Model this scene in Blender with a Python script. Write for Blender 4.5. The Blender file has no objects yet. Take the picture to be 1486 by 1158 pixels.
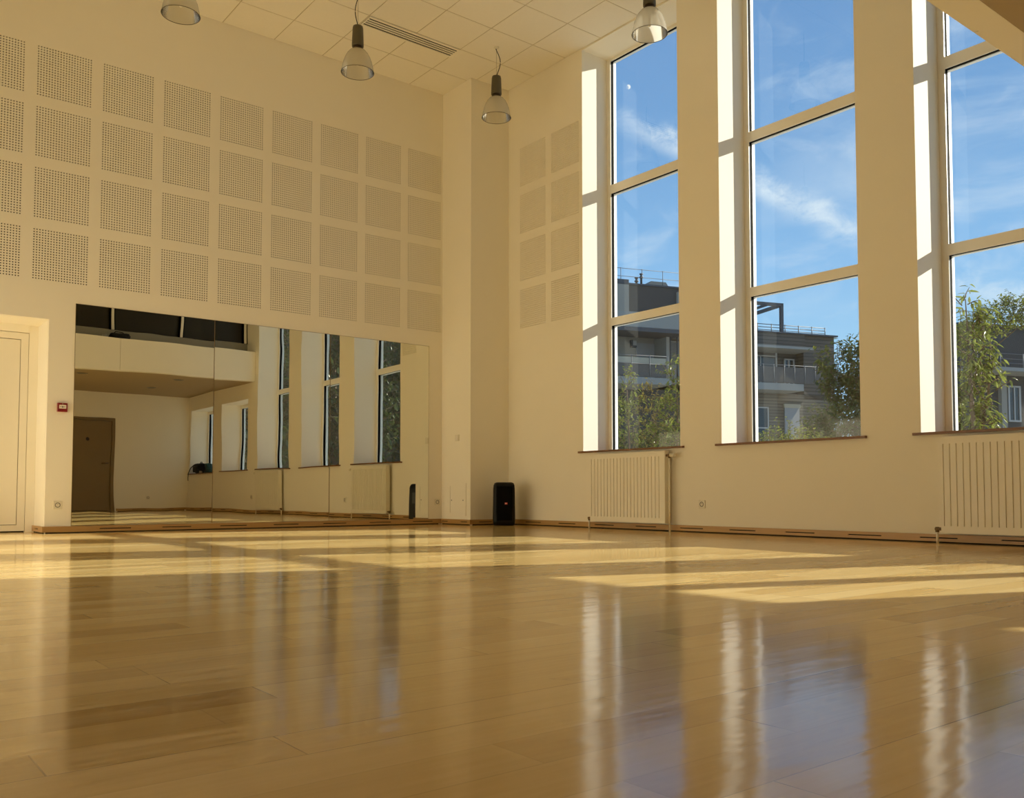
import bpy, bmesh, math, random
from mathutils import Vector, Matrix
R = random.Random(7)
PI = math.pi
C = bpy.context.scene.collection
H = 5.563            # ceiling height
XL = -7.5            # far side wall
YB = -11.5           # back wall

# ------------------------------------------------------------------ helpers
class MB:
    def __init__(s): s.v = []; s.f = []; s.sm = []
    def add(s, vs, fs, smooth=False):
        n = len(s.v); s.v += [tuple(v) for v in vs]
        for f in fs: s.f.append(tuple(n + i for i in f)); s.sm.append(smooth)
        return s
    def box(s, x0, x1, y0, y1, z0, z1, m=None):
        vs = [Vector((x, y, z)) for x in (x0, x1) for y in (y0, y1) for z in (z0, z1)]
        if m is not None: vs = [m @ v for v in vs]
        return s.add(vs, [(0, 1, 3, 2), (4, 6, 7, 5), (0, 4, 5, 1), (2, 3, 7, 6), (0, 2, 6, 4), (1, 5, 7, 3)])
    def rings(s, rings, cap0=True, cap1=True, smooth=True):
        n = len(rings[0]); vs = [p for r in rings for p in r]; fs = []
        for i in range(len(rings) - 1):
            for j in range(n):
                k = (j + 1) % n
                fs.append((i*n + j, i*n + k, (i+1)*n + k, (i+1)*n + j))
        b = len(s.v); s.add(vs, fs, smooth)
        if cap0: s.f.append(tuple(b + j for j in reversed(range(n)))); s.sm.append(False)
        if cap1: s.f.append(tuple(b + (len(rings)-1)*n + j for j in range(n))); s.sm.append(False)
        return s
    def lathe(s, prof, c=(0, 0, 0), n=24, cap0=True, cap1=True, smooth=True, m=None):
        rs = []
        for r, z in prof:
            ring = []
            for j in range(n):
                a = 2*PI*j/n; p = Vector((r*math.cos(a), r*math.sin(a), z))
                if m is not None: p = m @ p
                ring.append(p + Vector(c))
            rs.append(ring)
        return s.rings(rs, cap0, cap1, smooth)
    def cyl(s, p, q, r, n=12, r2=None, smooth=True):
        p, q = Vector(p), Vector(q); d = (q - p)
        m = d.to_track_quat('Z', 'Y').to_matrix()
        return s.lathe([(r, 0), (r if r2 is None else r2, d.length)], c=p, n=n, m=m, smooth=smooth)
    def tube(s, pts, r, n=8):
        pts = [Vector(p) for p in pts]; rs = []
        for i, p in enumerate(pts):
            d = pts[min(i+1, len(pts)-1)] - pts[max(i-1, 0)]
            m = d.to_track_quat('Z', 'Y').to_matrix()
            rr = r[i] if isinstance(r, (list, tuple)) else r
            rs.append([p + m @ Vector((rr*math.cos(2*PI*j/n), rr*math.sin(2*PI*j/n), 0)) for j in range(n)])
        return s.rings(rs)
    def plate(s, us, vs, hole, d0, d1, mp):
        """a slab over the grid us x vs with cells left out where hole(i, j); d0, d1 = the two faces; mp(u, v, d) -> point"""
        nu, nv = len(us), len(vs); b = len(s.v)
        for d in (d0, d1):
            for u in us:
                for v in vs: s.v.append(tuple(mp(u, v, d)))
        idx = lambda k, i, j: b + k*nu*nv + i*nv + j
        so = lambda i, j: 0 <= i < nu-1 and 0 <= j < nv-1 and not hole(i, j)
        def q(*a): s.f.append(a); s.sm.append(False)
        for i in range(nu-1):
            for j in range(nv-1):
                if not so(i, j): continue
                q(idx(0, i, j), idx(0, i+1, j), idx(0, i+1, j+1), idx(0, i, j+1))
                q(idx(1, i, j), idx(1, i, j+1), idx(1, i+1, j+1), idx(1, i+1, j))
                if not so(i-1, j): q(idx(0, i, j), idx(0, i, j+1), idx(1, i, j+1), idx(1, i, j))
                if not so(i+1, j): q(idx(0, i+1, j+1), idx(0, i+1, j), idx(1, i+1, j), idx(1, i+1, j+1))
                if not so(i, j-1): q(idx(0, i+1, j), idx(0, i, j), idx(1, i, j), idx(1, i+1, j))
                if not so(i, j+1): q(idx(0, i, j+1), idx(0, i+1, j+1), idx(1, i+1, j+1), idx(1, i, j+1))
        return s
    def build(s, name, mat, parent=None, bevel=0, fix=True):
        me = bpy.data.meshes.new(name); me.from_pydata(s.v, [], s.f)
        me.polygons.foreach_set('use_smooth', s.sm)
        if fix:
            bm = bmesh.new(); bm.from_mesh(me); bmesh.ops.recalc_face_normals(bm, faces=bm.faces); bm.to_mesh(me); bm.free()
        me.materials.append(mat); me.update()
        o = bpy.data.objects.new(name, me); C.objects.link(o)
        if parent: o.parent = parent
        if bevel:
            md = o.modifiers.new('bevel', 'BEVEL'); md.width = bevel; md.segments = 2; md.limit_method = 'ANGLE'
            md.harden_normals = False
        return o

def tag(o, label=None, cat=None, group=None, kind=None):
    if label: o['label'] = label
    if cat: o['category'] = cat
    if group: o['group'] = group
    if kind: o['kind'] = kind
    return o
def thing(name, label, cat, loc=(0, 0, 0), group=None, kind=None, rz=0):
    o = bpy.data.objects.new(name, None); C.objects.link(o); o.location = loc; o.rotation_euler = (0, 0, rz)
    o.empty_display_size = .1
    return tag(o, label, cat, group, kind)
def struct(name, label, cat):
    return thing(name, label, cat, kind='structure')
def copy_tree(o, parent=None):
    c = o.copy(); C.objects.link(c); c.parent = parent
    for ch in list(o.children): copy_tree(ch, c)
    return c
def box(x0, x1, y0, y1, z0, z1, m=None): return MB().box(x0, x1, y0, y1, z0, z1, m)

# ------------------------------------------------------------------ materials
def mat(name, color, rough=.6, metal=0, noise=0, nscale=8, bump=0, bscale=60, spec=.5, trans=0, coat=0):
    m = bpy.data.materials.new(name); m.use_nodes = True
    nt = m.node_tree; b = nt.nodes['Principled BSDF']
    b.inputs['Base Color'].default_value = (*color, 1); b.inputs['Roughness'].default_value = rough
    b.inputs['Metallic'].default_value = metal; b.inputs['Specular IOR Level'].default_value = spec
    b.inputs['Coat Weight'].default_value = coat
    if noise or bump:
        tc = nt.nodes.new('ShaderNodeTexCoord')
    if noise:
        n = nt.nodes.new('ShaderNodeTexNoise'); n.inputs['Scale'].default_value = nscale; n.inputs['Detail'].default_value = 4
        mx = nt.nodes.new('ShaderNodeMix'); mx.data_type = 'RGBA'
        mx.inputs[6].default_value = (*[c*(1-noise) for c in color], 1); mx.inputs[7].default_value = (*[min(1, c*(1+noise)) for c in color], 1)
        nt.links.new(tc.outputs['Object'], n.inputs['Vector']); nt.links.new(n.outputs['Fac'], mx.inputs[0])
        nt.links.new(mx.outputs[2], b.inputs['Base Color'])
    if bump:
        n2 = nt.nodes.new('ShaderNodeTexNoise'); n2.inputs['Scale'].default_value = bscale; n2.inputs['Detail'].default_value = 3
        bp = nt.nodes.new('ShaderNodeBump'); bp.inputs['Strength'].default_value = bump; bp.inputs['Distance'].default_value = .002
        nt.links.new(tc.outputs['Object'], n2.inputs['Vector']); nt.links.new(n2.outputs['Fac'], bp.inputs['Height'])
        nt.links.new(bp.outputs['Normal'], b.inputs['Normal'])
    return m
PAINT = (.92, .88, .77)
M = {}
M['wall'] = mat('wall_paint', PAINT, .75, noise=.015, nscale=3, bump=.15, bscale=180, spec=.3)
M['ceil'] = mat('ceiling_tile', (.90, .865, .77), .9, noise=.02, nscale=40, bump=.2, bscale=300, spec=.2)
M['tbar'] = mat('ceiling_grid_bar', (.55, .48, .34), .7)
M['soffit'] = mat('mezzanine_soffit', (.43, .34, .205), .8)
M['lacquer'] = mat('white_lacquer', (.88, .84, .74), .35, noise=.01, nscale=5)
M['door'] = mat('door_paint', (.88, .84, .74), .4, noise=.015, nscale=4)
M['gasket'] = mat('black_gasket', (.003, .003, .003), .8, spec=.1)
M['radiator'] = mat('radiator_enamel', (.88, .84, .72), .35)
M['chrome'] = mat('brushed_chrome', (.55, .5, .42), .3, metal=1)
M['brass'] = mat('dark_brass', (.22, .15, .08), .45, metal=.6)
M['plastic'] = mat('white_plastic', (.80, .76, .64), .4)
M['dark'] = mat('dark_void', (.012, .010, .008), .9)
M['felt'] = mat('acoustic_felt', (.012, .01, .007), 1)
M['black'] = mat('black_plastic', (.0022, .0022, .002), .5, spec=.3, bump=.2, bscale=400)
M['grille'] = mat('black_grille', (.0015, .0015, .0013), .8, spec=.15, bump=.4, bscale=900)
M['charcoal'] = mat('charcoal_plastic', (.03, .03, .028), .4)
M['red'] = mat('red_plastic', (.22, .006, .012), .35)
M['badge'] = mat('red_badge', (.55, .06, .03), .4)
M['white'] = mat('white_print', (.85, .8, .72), .5)
M['outer'] = mat('outer_frame_white', (.66, .66, .64), .5)
M['ink'] = mat('black_ink', (.03, .02, .015), .6)
M['housing'] = mat('lamp_housing_grey', (.10, .085, .05), .45)
M['collar'] = mat('lamp_collar', (.05, .03, .018), .5)
M['steel'] = mat('thin_steel', (.3, .26, .2), .4, metal=1)
M['cable'] = mat('black_cable', (.012, .01, .008), .6)
M['bulb'] = mat('frosted_tube', (.85, .82, .72), .3)
M['fabric'] = mat('black_fabric', (.008, .008, .01), .9, bump=.5, bscale=90)
M['teal'] = mat('teal_fabric', (.03, .08, .085), .9, noise=.5, nscale=25)
M['tan'] = mat('tan_fabric', (.35, .25, .18), .9)
M['bdoor'] = mat('back_door_wood', (.24, .165, .075), .45, noise=.06, nscale=3)
M['bframe'] = mat('back_door_frame', (.22, .15, .065), .45)
M['tinted'] = mat('dark_tinted_glass', (.022, .020, .015), .35, spec=.25)
M['greyrail'] = mat('grey_rail', (.30, .29, .25), .5)
M['bark'] = mat('bark', (.13, .09, .06), .9, noise=.3, nscale=20)
M['ground'] = mat('outdoor_paving', (.40, .38, .32), .9, noise=.2, nscale=.6)
M['slab'] = mat('pale_render', (.27, .28, .27), .8, noise=.05, nscale=1)
M['render'] = mat('grey_render', (.30, .285, .25), .85, noise=.06, nscale=1)
M['dkclad'] = mat('dark_render', (.07, .067, .064), .8, noise=.08, nscale=1)
M['dkolive'] = mat('dark_olive_render', (.07, .068, .05), .9, noise=.1, nscale=1)
M['dkmetal'] = mat('dark_painted_metal', (.06, .065, .075), .5)
M['galv'] = mat('galvanised_rail', (.14, .15, .165), .6)
M['shut'] = mat('grey_shutter', (.29, .30, .31), .6)
M['wframe'] = mat('white_window_frame', (.42, .42, .41), .5)
M['wglass'] = mat('far_window_glass', (.03, .035, .04), .08, spec=.7)
M['meshp'] = mat('balcony_mesh', (.115, .108, .10), .7, noise=.35, nscale=14)
M['cream'] = mat('cream_band', (.40, .37, .29), .8)

def wood(name, base, rough, dark=.8, spec=.5):
    m = bpy.data.materials.new(name); m.use_nodes = True; nt = m.node_tree; b = nt.nodes['Principled BSDF']
    tc = nt.nodes.new('ShaderNodeTexCoord'); mp = nt.nodes.new('ShaderNodeMapping'); mp.inputs['Scale'].default_value = (1.5, 1.5, 30)
    n = nt.nodes.new('ShaderNodeTexNoise'); n.inputs['Scale'].default_value = 2; n.inputs['Detail'].default_value = 5
    mx = nt.nodes.new('ShaderNodeMix'); mx.data_type = 'RGBA'
    mx.inputs[6].default_value = (*[c*dark for c in base], 1); mx.inputs[7].default_value = (*[c*1.15 for c in base], 1)
    nt.links.new(tc.outputs['Object'], mp.inputs['Vector']); nt.links.new(mp.outputs['Vector'], n.inputs['Vector'])
    nt.links.new(n.outputs['Fac'], mx.inputs[0]); nt.links.new(mx.outputs[2], b.inputs['Base Color'])
    b.inputs['Roughness'].default_value = rough; b.inputs['Specular IOR Level'].default_value = spec
    return m
M['skirt'] = wood('varnished_skirting', (.50, .30, .11), .35)
M['sill'] = wood('varnished_sill', (.20, .085, .025), .35)

def floor_mat():
    m = bpy.data.materials.new('maple_plank_floor'); m.use_nodes = True; nt = m.node_tree; N = nt.nodes; L = nt.links
    b = N['Principled BSDF']
    def mth(op, a, c=None, d=None):
        n = N.new('ShaderNodeMath'); n.operation = op
        for i, x in enumerate((a, c, d)):
            if x is None: continue
            if isinstance(x, (int, float)): n.inputs[i].default_value = x
            else: L.new(x, n.inputs[i])
        return n.outputs[0]
    tc = N.new('ShaderNodeTexCoord'); sp = N.new('ShaderNodeSeparateXYZ'); L.new(tc.outputs['Object'], sp.inputs[0])
    x, y = sp.outputs[0], sp.outputs[1]
    W, LEN = .123, 1.15
    v = mth('DIVIDE', mth('ADD', y, 8.435 + 123*W), W); row = mth('FLOOR', v); fv = mth('FRACT', v)
    wn = N.new('ShaderNodeTexWhiteNoise'); wn.noise_dimensions = '1D'; L.new(row, wn.inputs['W'])
    u = mth('DIVIDE', mth('ADD', mth('ADD', x, 40.0), mth('MULTIPLY', wn.outputs['Value'], LEN*7)), LEN)
    pl = mth('FLOOR', u); fu = mth('FRACT', u)
    cb = N.new('ShaderNodeCombineXYZ'); L.new(row, cb.inputs[0]); L.new(pl, cb.inputs[1])
    w2 = N.new('ShaderNodeTexWhiteNoise'); w2.noise_dimensions = '2D'; L.new(cb.outputs[0], w2.inputs['Vector'])
    # grain, stretched along the boards, shifted per board
    off = N.new('ShaderNodeVectorMath'); off.operation = 'SCALE'; L.new(w2.outputs['Color'], off.inputs[0]); off.inputs['Scale'].default_value = 30
    ad = N.new('ShaderNodeVectorMath'); L.new(tc.outputs['Object'], ad.inputs[0]); L.new(off.outputs[0], ad.inputs[1])
    mp = N.new('ShaderNodeMapping'); mp.inputs['Scale'].default_value = (1.3, 22, 1); L.new(ad.outputs[0], mp.inputs['Vector'])
    g = N.new('ShaderNodeTexNoise'); g.inputs['Scale'].default_value = 3; g.inputs['Detail'].default_value = 6; g.inputs['Roughness'].default_value = .6
    L.new(mp.outputs[0], g.inputs['Vector'])
    val = mth('ADD', mth('MULTIPLY', w2.outputs['Value'], .72), mth('MULTIPLY', g.outputs['Fac'], .34))
    cr = N.new('ShaderNodeValToRGB'); L.new(val, cr.inputs[0])
    e = cr.color_ramp.elements; e[0].position = .12; e[0].color = (.59, .39, .135, 1); e[1].position = .88; e[1].color = (.86, .66, .31, 1)
    k = e.new(.5); k.color = (.75, .54, .215, 1)
    # joints between boards: most are tight, some are open dark lines
    ev = mth('MINIMUM', fv, mth('SUBTRACT', 1.0, fv)); eu = mth('MINIMUM', fu, mth('SUBTRACT', 1.0, fu))
    jv = mth('LESS_THAN', ev, .010); ju = mth('LESS_THAN', eu, .0012)
    n3 = N.new('ShaderNodeTexNoise'); n3.inputs['Scale'].default_value = .9
    mp3 = N.new('ShaderNodeMapping'); mp3.inputs['Scale'].default_value = (1, 7, 1); L.new(tc.outputs['Object'], mp3.inputs[0]); L.new(mp3.outputs[0], n3.inputs['Vector'])
    op = mth('MULTIPLY', mth('SUBTRACT', n3.outputs['Fac'], .42), 4.0); cl = N.new('ShaderNodeClamp'); L.new(op, cl.inputs[0])
    j = mth('MULTIPLY', mth('MAXIMUM', jv, ju), mth('ADD', mth('MULTIPLY', cl.outputs[0], .55), .10))
    mx = N.new('ShaderNodeMix'); mx.data_type = 'RGBA'; L.new(j, mx.inputs[0]); L.new(cr.outputs[0], mx.inputs[6]); mx.inputs[7].default_value = (.05, .025, .008, 1)
    # scuffs
    n4 = N.new('ShaderNodeTexNoise'); n4.inputs['Scale'].default_value = 5; n4.inputs['Detail'].default_value = 6; L.new(tc.outputs['Object'], n4.inputs['Vector'])
    s4 = N.new('ShaderNodeMapRange'); s4.inputs[1].default_value = .72; s4.inputs[2].default_value = .78; L.new(n4.outputs['Fac'], s4.inputs[0])
    mx2 = N.new('ShaderNodeMix'); mx2.data_type = 'RGBA'; L.new(mth('MULTIPLY', s4.outputs[0], .3), mx2.inputs[0]); L.new(mx.outputs[2], mx2.inputs[6]); mx2.inputs[7].default_value = (.12, .07, .03, 1)
    L.new(mx2.outputs[2], b.inputs['Base Color'])
    rr = N.new('ShaderNodeMapRange'); rr.inputs[3].default_value = .085; rr.inputs[4].default_value = .15; L.new(g.outputs['Fac'], rr.inputs[0])
    L.new(rr.outputs[0], b.inputs['Roughness']); b.inputs['IOR'].default_value = 1.5; b.inputs['Specular IOR Level'].default_value = .5
    # lacquer waviness
    n5 = N.new('ShaderNodeTexNoise'); n5.inputs['Scale'].default_value = 6; n5.inputs['Detail'].default_value = 2
    mp5 = N.new('ShaderNodeMapping'); mp5.inputs['Scale'].default_value = (.35, 2.2, 1); L.new(tc.outputs['Object'], mp5.inputs[0]); L.new(mp5.outputs[0], n5.inputs['Vector'])
    hh = mth('SUBTRACT', n5.outputs['Fac'], mth('MULTIPLY', mth('MAXIMUM', jv, ju), .5))
    bp = N.new('ShaderNodeBump'); bp.inputs['Strength'].default_value = .10; bp.inputs['Distance'].default_value = .01; L.new(hh, bp.inputs['Height'])
    L.new(bp.outputs[0], b.inputs['Normal'])
    return m
M['floor'] = floor_mat()

def glass_mat(name, tint, refl_ior=1.5, rough=0.0):
    m = bpy.data.materials.new(name); m.use_nodes = True; nt = m.node_tree; N = nt.nodes; L = nt.links
    N.remove(N['Principled BSDF']); out = N['Material Output']
    t = N.new('ShaderNodeBsdfTransparent'); t.inputs[0].default_value = (*tint, 1)
    g = N.new('ShaderNodeBsdfGlossy'); g.inputs['Roughness'].default_value = rough; g.inputs[0].default_value = (1, 1, 1, 1)
    f = N.new('ShaderNodeFresnel'); f.inputs[0].default_value = refl_ior
    mx = N.new('ShaderNodeMixShader'); L.new(f.outputs[0], mx.inputs[0]); L.new(t.outputs[0], mx.inputs[1]); L.new(g.outputs[0], mx.inputs[2])
    L.new(mx.outputs[0], out.inputs[0])
    return m
M['glass'] = glass_mat('window_glass', (.97, .985, .98))

def mirror_mat():
    m = bpy.data.materials.new('mirror_silvering'); m.use_nodes = True; nt = m.node_tree; N = nt.nodes; L = nt.links
    b = N['Principled BSDF']; b.inputs['Base Color'].default_value = (.80, .80, .70, 1); b.inputs['Metallic'].default_value = 1; b.inputs['Roughness'].default_value = .0
    tc = N.new('ShaderNodeTexCoord'); n = N.new('ShaderNodeTexNoise'); n.inputs['Scale'].default_value = 1.6; n.inputs['Detail'].default_value = 1
    bp = N.new('ShaderNodeBump'); bp.inputs['Strength'].default_value = .05; bp.inputs['Distance'].default_value = .02
    L.new(tc.outputs['Object'], n.inputs['Vector']); L.new(n.outputs['Fac'], bp.inputs['Height']); L.new(bp.outputs[0], b.inputs['Normal'])
    return m
M['mirror'] = mirror_mat()

def shade_mat():
    m = bpy.data.materials.new('frosted_lamp_shade'); m.use_nodes = True; nt = m.node_tree; N = nt.nodes; L = nt.links
    N.remove(N['Principled BSDF']); out = N['Material Output']
    tr = N.new('ShaderNodeBsdfTransparent'); tr.inputs[0].default_value = (.9, .88, .8, 1)
    tl = N.new('ShaderNodeBsdfTranslucent'); tl.inputs[0].default_value = (.8, .78, .7, 1)
    df = N.new('ShaderNodeBsdfDiffuse'); df.inputs[0].default_value = (.75, .72, .62, 1)
    gl = N.new('ShaderNodeBsdfGlossy'); gl.inputs['Roughness'].default_value = .12
    m1 = N.new('ShaderNodeMixShader'); m1.inputs[0].default_value = .45; L.new(tl.outputs[0], m1.inputs[1]); L.new(df.outputs[0], m1.inputs[2])
    m2 = N.new('ShaderNodeMixShader'); m2.inputs[0].default_value = .16; L.new(m1.outputs[0], m2.inputs[1]); L.new(tr.outputs[0], m2.inputs[2])
    f = N.new('ShaderNodeFresnel'); f.inputs[0].default_value = 1.4
    m3 = N.new('ShaderNodeMixShader'); L.new(f.outputs[0], m3.inputs[0]); L.new(m2.outputs[0], m3.inputs[1]); L.new(gl.outputs[0], m3.inputs[2])
    L.new(m3.outputs[0], out.inputs[0])
    return m
M['shade'] = shade_mat()

def leaf_mat(name, a, bcol, tr=.45):
    m = bpy.data.materials.new(name); m.use_nodes = True; nt = m.node_tree; N = nt.nodes; L = nt.links
    N.remove(N['Principled BSDF']); out = N['Material Output']
    tc = N.new('ShaderNodeTexCoord'); n = N.new('ShaderNodeTexNoise'); n.inputs['Scale'].default_value = 17; n.inputs['Roughness'].default_value = .8; L.new(tc.outputs['Object'], n.inputs['Vector'])
    mx = N.new('ShaderNodeMix'); mx.data_type = 'RGBA'; mx.inputs[6].default_value = (*a, 1); mx.inputs[7].default_value = (*bcol, 1); L.new(n.outputs['Fac'], mx.inputs[0])
    d = N.new('ShaderNodeBsdfDiffuse'); t = N.new('ShaderNodeBsdfTranslucent'); g = N.new('ShaderNodeBsdfGlossy'); g.inputs['Roughness'].default_value = .35
    L.new(mx.outputs[2], d.inputs[0]); L.new(mx.outputs[2], t.inputs[0])
    m1 = N.new('ShaderNodeMixShader'); m1.inputs[0].default_value = tr; L.new(d.outputs[0], m1.inputs[1]); L.new(t.outputs[0], m1.inputs[2])
    m2 = N.new('ShaderNodeMixShader'); m2.inputs[0].default_value = .06; L.new(m1.outputs[0], m2.inputs[1]); L.new(g.outputs[0], m2.inputs[2])
    L.new(m2.outputs[0], out.inputs[0])
    return m
M['leaf'] = leaf_mat('green_leaves', (.03, .05, .008), (.34, .37, .07), .5)
M['leafred'] = leaf_mat('autumn_green_leaves', (.035, .05, .008), (.40, .29, .07), .5)
M['leafdark'] = leaf_mat('dark_green_leaves', (.025, .04, .008), (.17, .19, .04), .4)
M['hedge'] = leaf_mat('hedge_leaves', (.03, .05, .015), (.08, .11, .03), .3)

def slat_mat(name, col, pitch, dark):
    """horizontal board cladding: the shadow gaps between boards are painted into the colour as dark bands, without relief"""
    m = bpy.data.materials.new(name); m.use_nodes = True; nt = m.node_tree; N = nt.nodes; L = nt.links; b = N['Principled BSDF']
    tc = N.new('ShaderNodeTexCoord'); sp = N.new('ShaderNodeSeparateXYZ'); L.new(tc.outputs['Object'], sp.inputs[0])
    d = N.new('ShaderNodeMath'); d.operation = 'DIVIDE'; d.inputs[1].default_value = pitch; L.new(sp.outputs[2], d.inputs[0])
    f = N.new('ShaderNodeMath'); f.operation = 'FRACT'; L.new(d.outputs[0], f.inputs[0])
    fl = N.new('ShaderNodeMath'); fl.operation = 'FLOOR'; L.new(d.outputs[0], fl.inputs[0])
    wn = N.new('ShaderNodeTexWhiteNoise'); wn.noise_dimensions = '1D'; L.new(fl.outputs[0], wn.inputs['W'])
    c1 = N.new('ShaderNodeMix'); c1.data_type = 'RGBA'; L.new(wn.outputs['Value'], c1.inputs[0]); c1.inputs[6].default_value = (*[c*.75 for c in col], 1); c1.inputs[7].default_value = (*[c*1.2 for c in col], 1)
    lt = N.new('ShaderNodeMath'); lt.operation = 'LESS_THAN'; lt.inputs[1].default_value = .22; L.new(f.outputs[0], lt.inputs[0])
    c2 = N.new('ShaderNodeMix'); c2.data_type = 'RGBA'; L.new(lt.outputs[0], c2.inputs[0]); L.new(c1.outputs[2], c2.inputs[6]); c2.inputs[7].default_value = (*dark, 1)  # gap shadow at each board's foot, put in as darker colour
    L.new(c2.outputs[2], b.inputs['Base Color']); b.inputs['Roughness'].default_value = .8
    return m
M['clad'] = slat_mat('grey_timber_cladding', (.115, .107, .095), .23, (.05, .045, .04))
M['clad2'] = slat_mat('brown_timber_cladding', (.19, .165, .13), .20, (.08, .07, .05))

# ------------------------------------------------------------------ room shell
fl = box(XL - .3, .05, YB - .3, .57, -.12, 0).build('floor', M['floor']); tag(fl, 'varnished maple plank floor with patches of sun', 'floor', kind='structure')

# wall with mirrors (y = 0)
AX = [-.616 - .6*k for k in range(9)]        # high-x edge of each perforated field
AZ = [4.7442 - .6*r for r in range(4)]       # top edge
DX0, DX1, DZ = -6.42, -5.155, 2.07           # door recess
us = sorted(set([XL - .3, .62, DX0, DX1] + AX + [a - .5 for a in AX])); vs = sorted(set([0, DZ, H + .3] + AZ + [a - .5 for a in AZ]))
inpan = lambda u, v: any(a - .5 < u < a for a in AX) and any(z - .5 < v < z for z in AZ)
indoor = lambda u, v: DX0 < u < DX1 and v < DZ
mid = lambda L_, i: (L_[i] + L_[i+1]) / 2
w = MB(); mpA = lambda u, v, d: (u, d, v)
w.plate(us, vs, lambda i, j: inpan(mid(us, i), mid(vs, j)) or indoor(mid(us, i), mid(vs, j)), 0, .04, mpA)
u2 = [XL - .3, DX0, DX1, .62]; v2 = [0, DZ, H + .3]
w.plate(u2, v2, lambda i, j: i == 1 and j == 0, .05, .55, mpA)
tag(w.build('wall_left', M['wall']), 'cream wall carrying the mirrors and perforated panels', 'wall', kind='structure')

# window wall (x = 0)
WIN = [(-3.4626, -2.017), (-5.4453, -3.9864), (-7.420, -5.9626), (-9.394, -7.935), (-11.37, -9.91)]
ZS, ZT, ZT2 = .845, 5.545, 2.30
BY = [-.8605, -1.4605]; BZ = [4.7374 - .6*r for r in range(4)]
us = sorted(set([YB - .3, .0] + [a for p in WIN for a in p] + BY + [b - .5 for b in BY])); vs = sorted(set([0, ZS, ZT, ZT2, H + .3] + BZ + [z - .5 for z in BZ]))
def holeB(i, j, pan=True):
    u, v = mid(us, i), mid(vs, j)
    for k, (a, b) in enumerate(WIN):
        if a < u < b and ZS < v < (ZT if k < 3 else ZT2): return True
    return pan and any(y - .5 < u < y for y in BY) and any(z - .5 < v < z for z in BZ)
w = MB(); mpB = lambda u, v, d: (d, u, v)
w.plate(us, vs, holeB, 0, .04, mpB); w.plate(us, vs, lambda i, j: holeB(i, j, False), .04, .512, mpB)
tag(w.build('wall_right', M['wall']), 'cream wall with the tall deep-set windows', 'wall', kind='structure')

tag(box(-.5915, -.0005, -.632, -.0005, 0, H - .001).build('wall_corner_pillar', M['wall']), 'square boxed pillar filling the room corner', 'pillar', kind='structure')
tag(box(XL - .3, XL, YB, -.001, 0, H + .3).build('wall_side', M['wall']), 'cream side wall opposite the windows', 'wall', kind='structure')
BDX0, BDX1, BDZ = -2.62, -1.62, 2.04
u2 = [XL - .3, BDX0, BDX1, .62]; v2 = [0, BDZ, H + .3]
tag(MB().plate(u2, v2, lambda i, j: i == 1 and j == 0, YB, YB - .25, mpA).build('wall_back', M['wall']), 'cream back wall under the mezzanine, seen in the mirror', 'wall', kind='structure')

# ceiling: lay-in tiles over a slightly recessed grid
GX, GY, GAP = -.5048, -.5323, .011
cm = MB(); YM = -7.58
xs = [0] + [GX - .6*i for i in range(14)]; xs = [x for x in xs if x > XL] + [XL]
ys = [0] + [GY - .6*i for i in range(14)]; ys = [y for y in ys if y > YM - .5] + [YM - .5]
for i in range(len(xs)-1):
    for j in range(len(ys)-1):
        cm.box(xs[i+1] + GAP/2, xs[i] - GAP/2, ys[j+1] + GAP/2, ys[j] - GAP/2, H, H + .02)
ceil = cm.build('ceiling', M['ceil']); tag(ceil, 'ceiling of square cream tiles in a grid', 'ceiling', kind='structure')
box(XL, 0, YB, 0, H + .004, H + .3).build('ceiling_grid', M['tbar'], ceil)

# mezzanine at the back
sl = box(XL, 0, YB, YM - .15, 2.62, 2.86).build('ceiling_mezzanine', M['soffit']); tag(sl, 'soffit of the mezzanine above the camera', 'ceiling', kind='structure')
pm = MB(); cuts = [0, -2.553, -5.053, XL]
for a, b in zip(cuts, cuts[1:]): pm.box(b + .004, a - .004, YM - .02, YM, 2.62, 3.22)
pm.box(XL, 0, YM - .149, YM - .02, 2.62, 3.215)
par = pm.build('wall_mezzanine', M['wall']); tag(par, 'cream boarded mezzanine parapet, seen in the mirror', 'wall', kind='structure')
win6 = struct('window_6', 'dark glazed screen above the mezzanine parapet, seen in the mirror', 'window')
box(XL, 0, YM - .50, YM - .42, 2.86, 3.42).build('sill_wall', M['greyrail'], win6)
mull = [-.05, -1.32, -2.58, -3.85, -5.12, -6.39, -7.45]
for a, b in zip(mull, mull[1:] ):
    box(b + .03, a - .03, YM - .47, YM - .45, 3.43, H - .03).build('glass_pane', M['tinted'], win6)
for a in mull:
    box(a - .022, a + .022, YM - .50, YM - .38, 3.42, H - .001).build('mullion', M['lacquer'], win6)
    g = MB()
    for sx in (-1, 1): g.box(a + sx*.035 - .013, a + sx*.035 + .013, YM - .49, YM - .40, 3.42, H - .002)
    g.build('gasket', M['gasket'], win6)
box(XL, 0, YB + .3, YB + .35, 2.87, H - .01).build('wall_upper', M['dark']); tag(bpy.data.objects['wall_upper'], 'dark wall of the upper room behind the tinted screen', 'wall', kind='structure')

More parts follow.
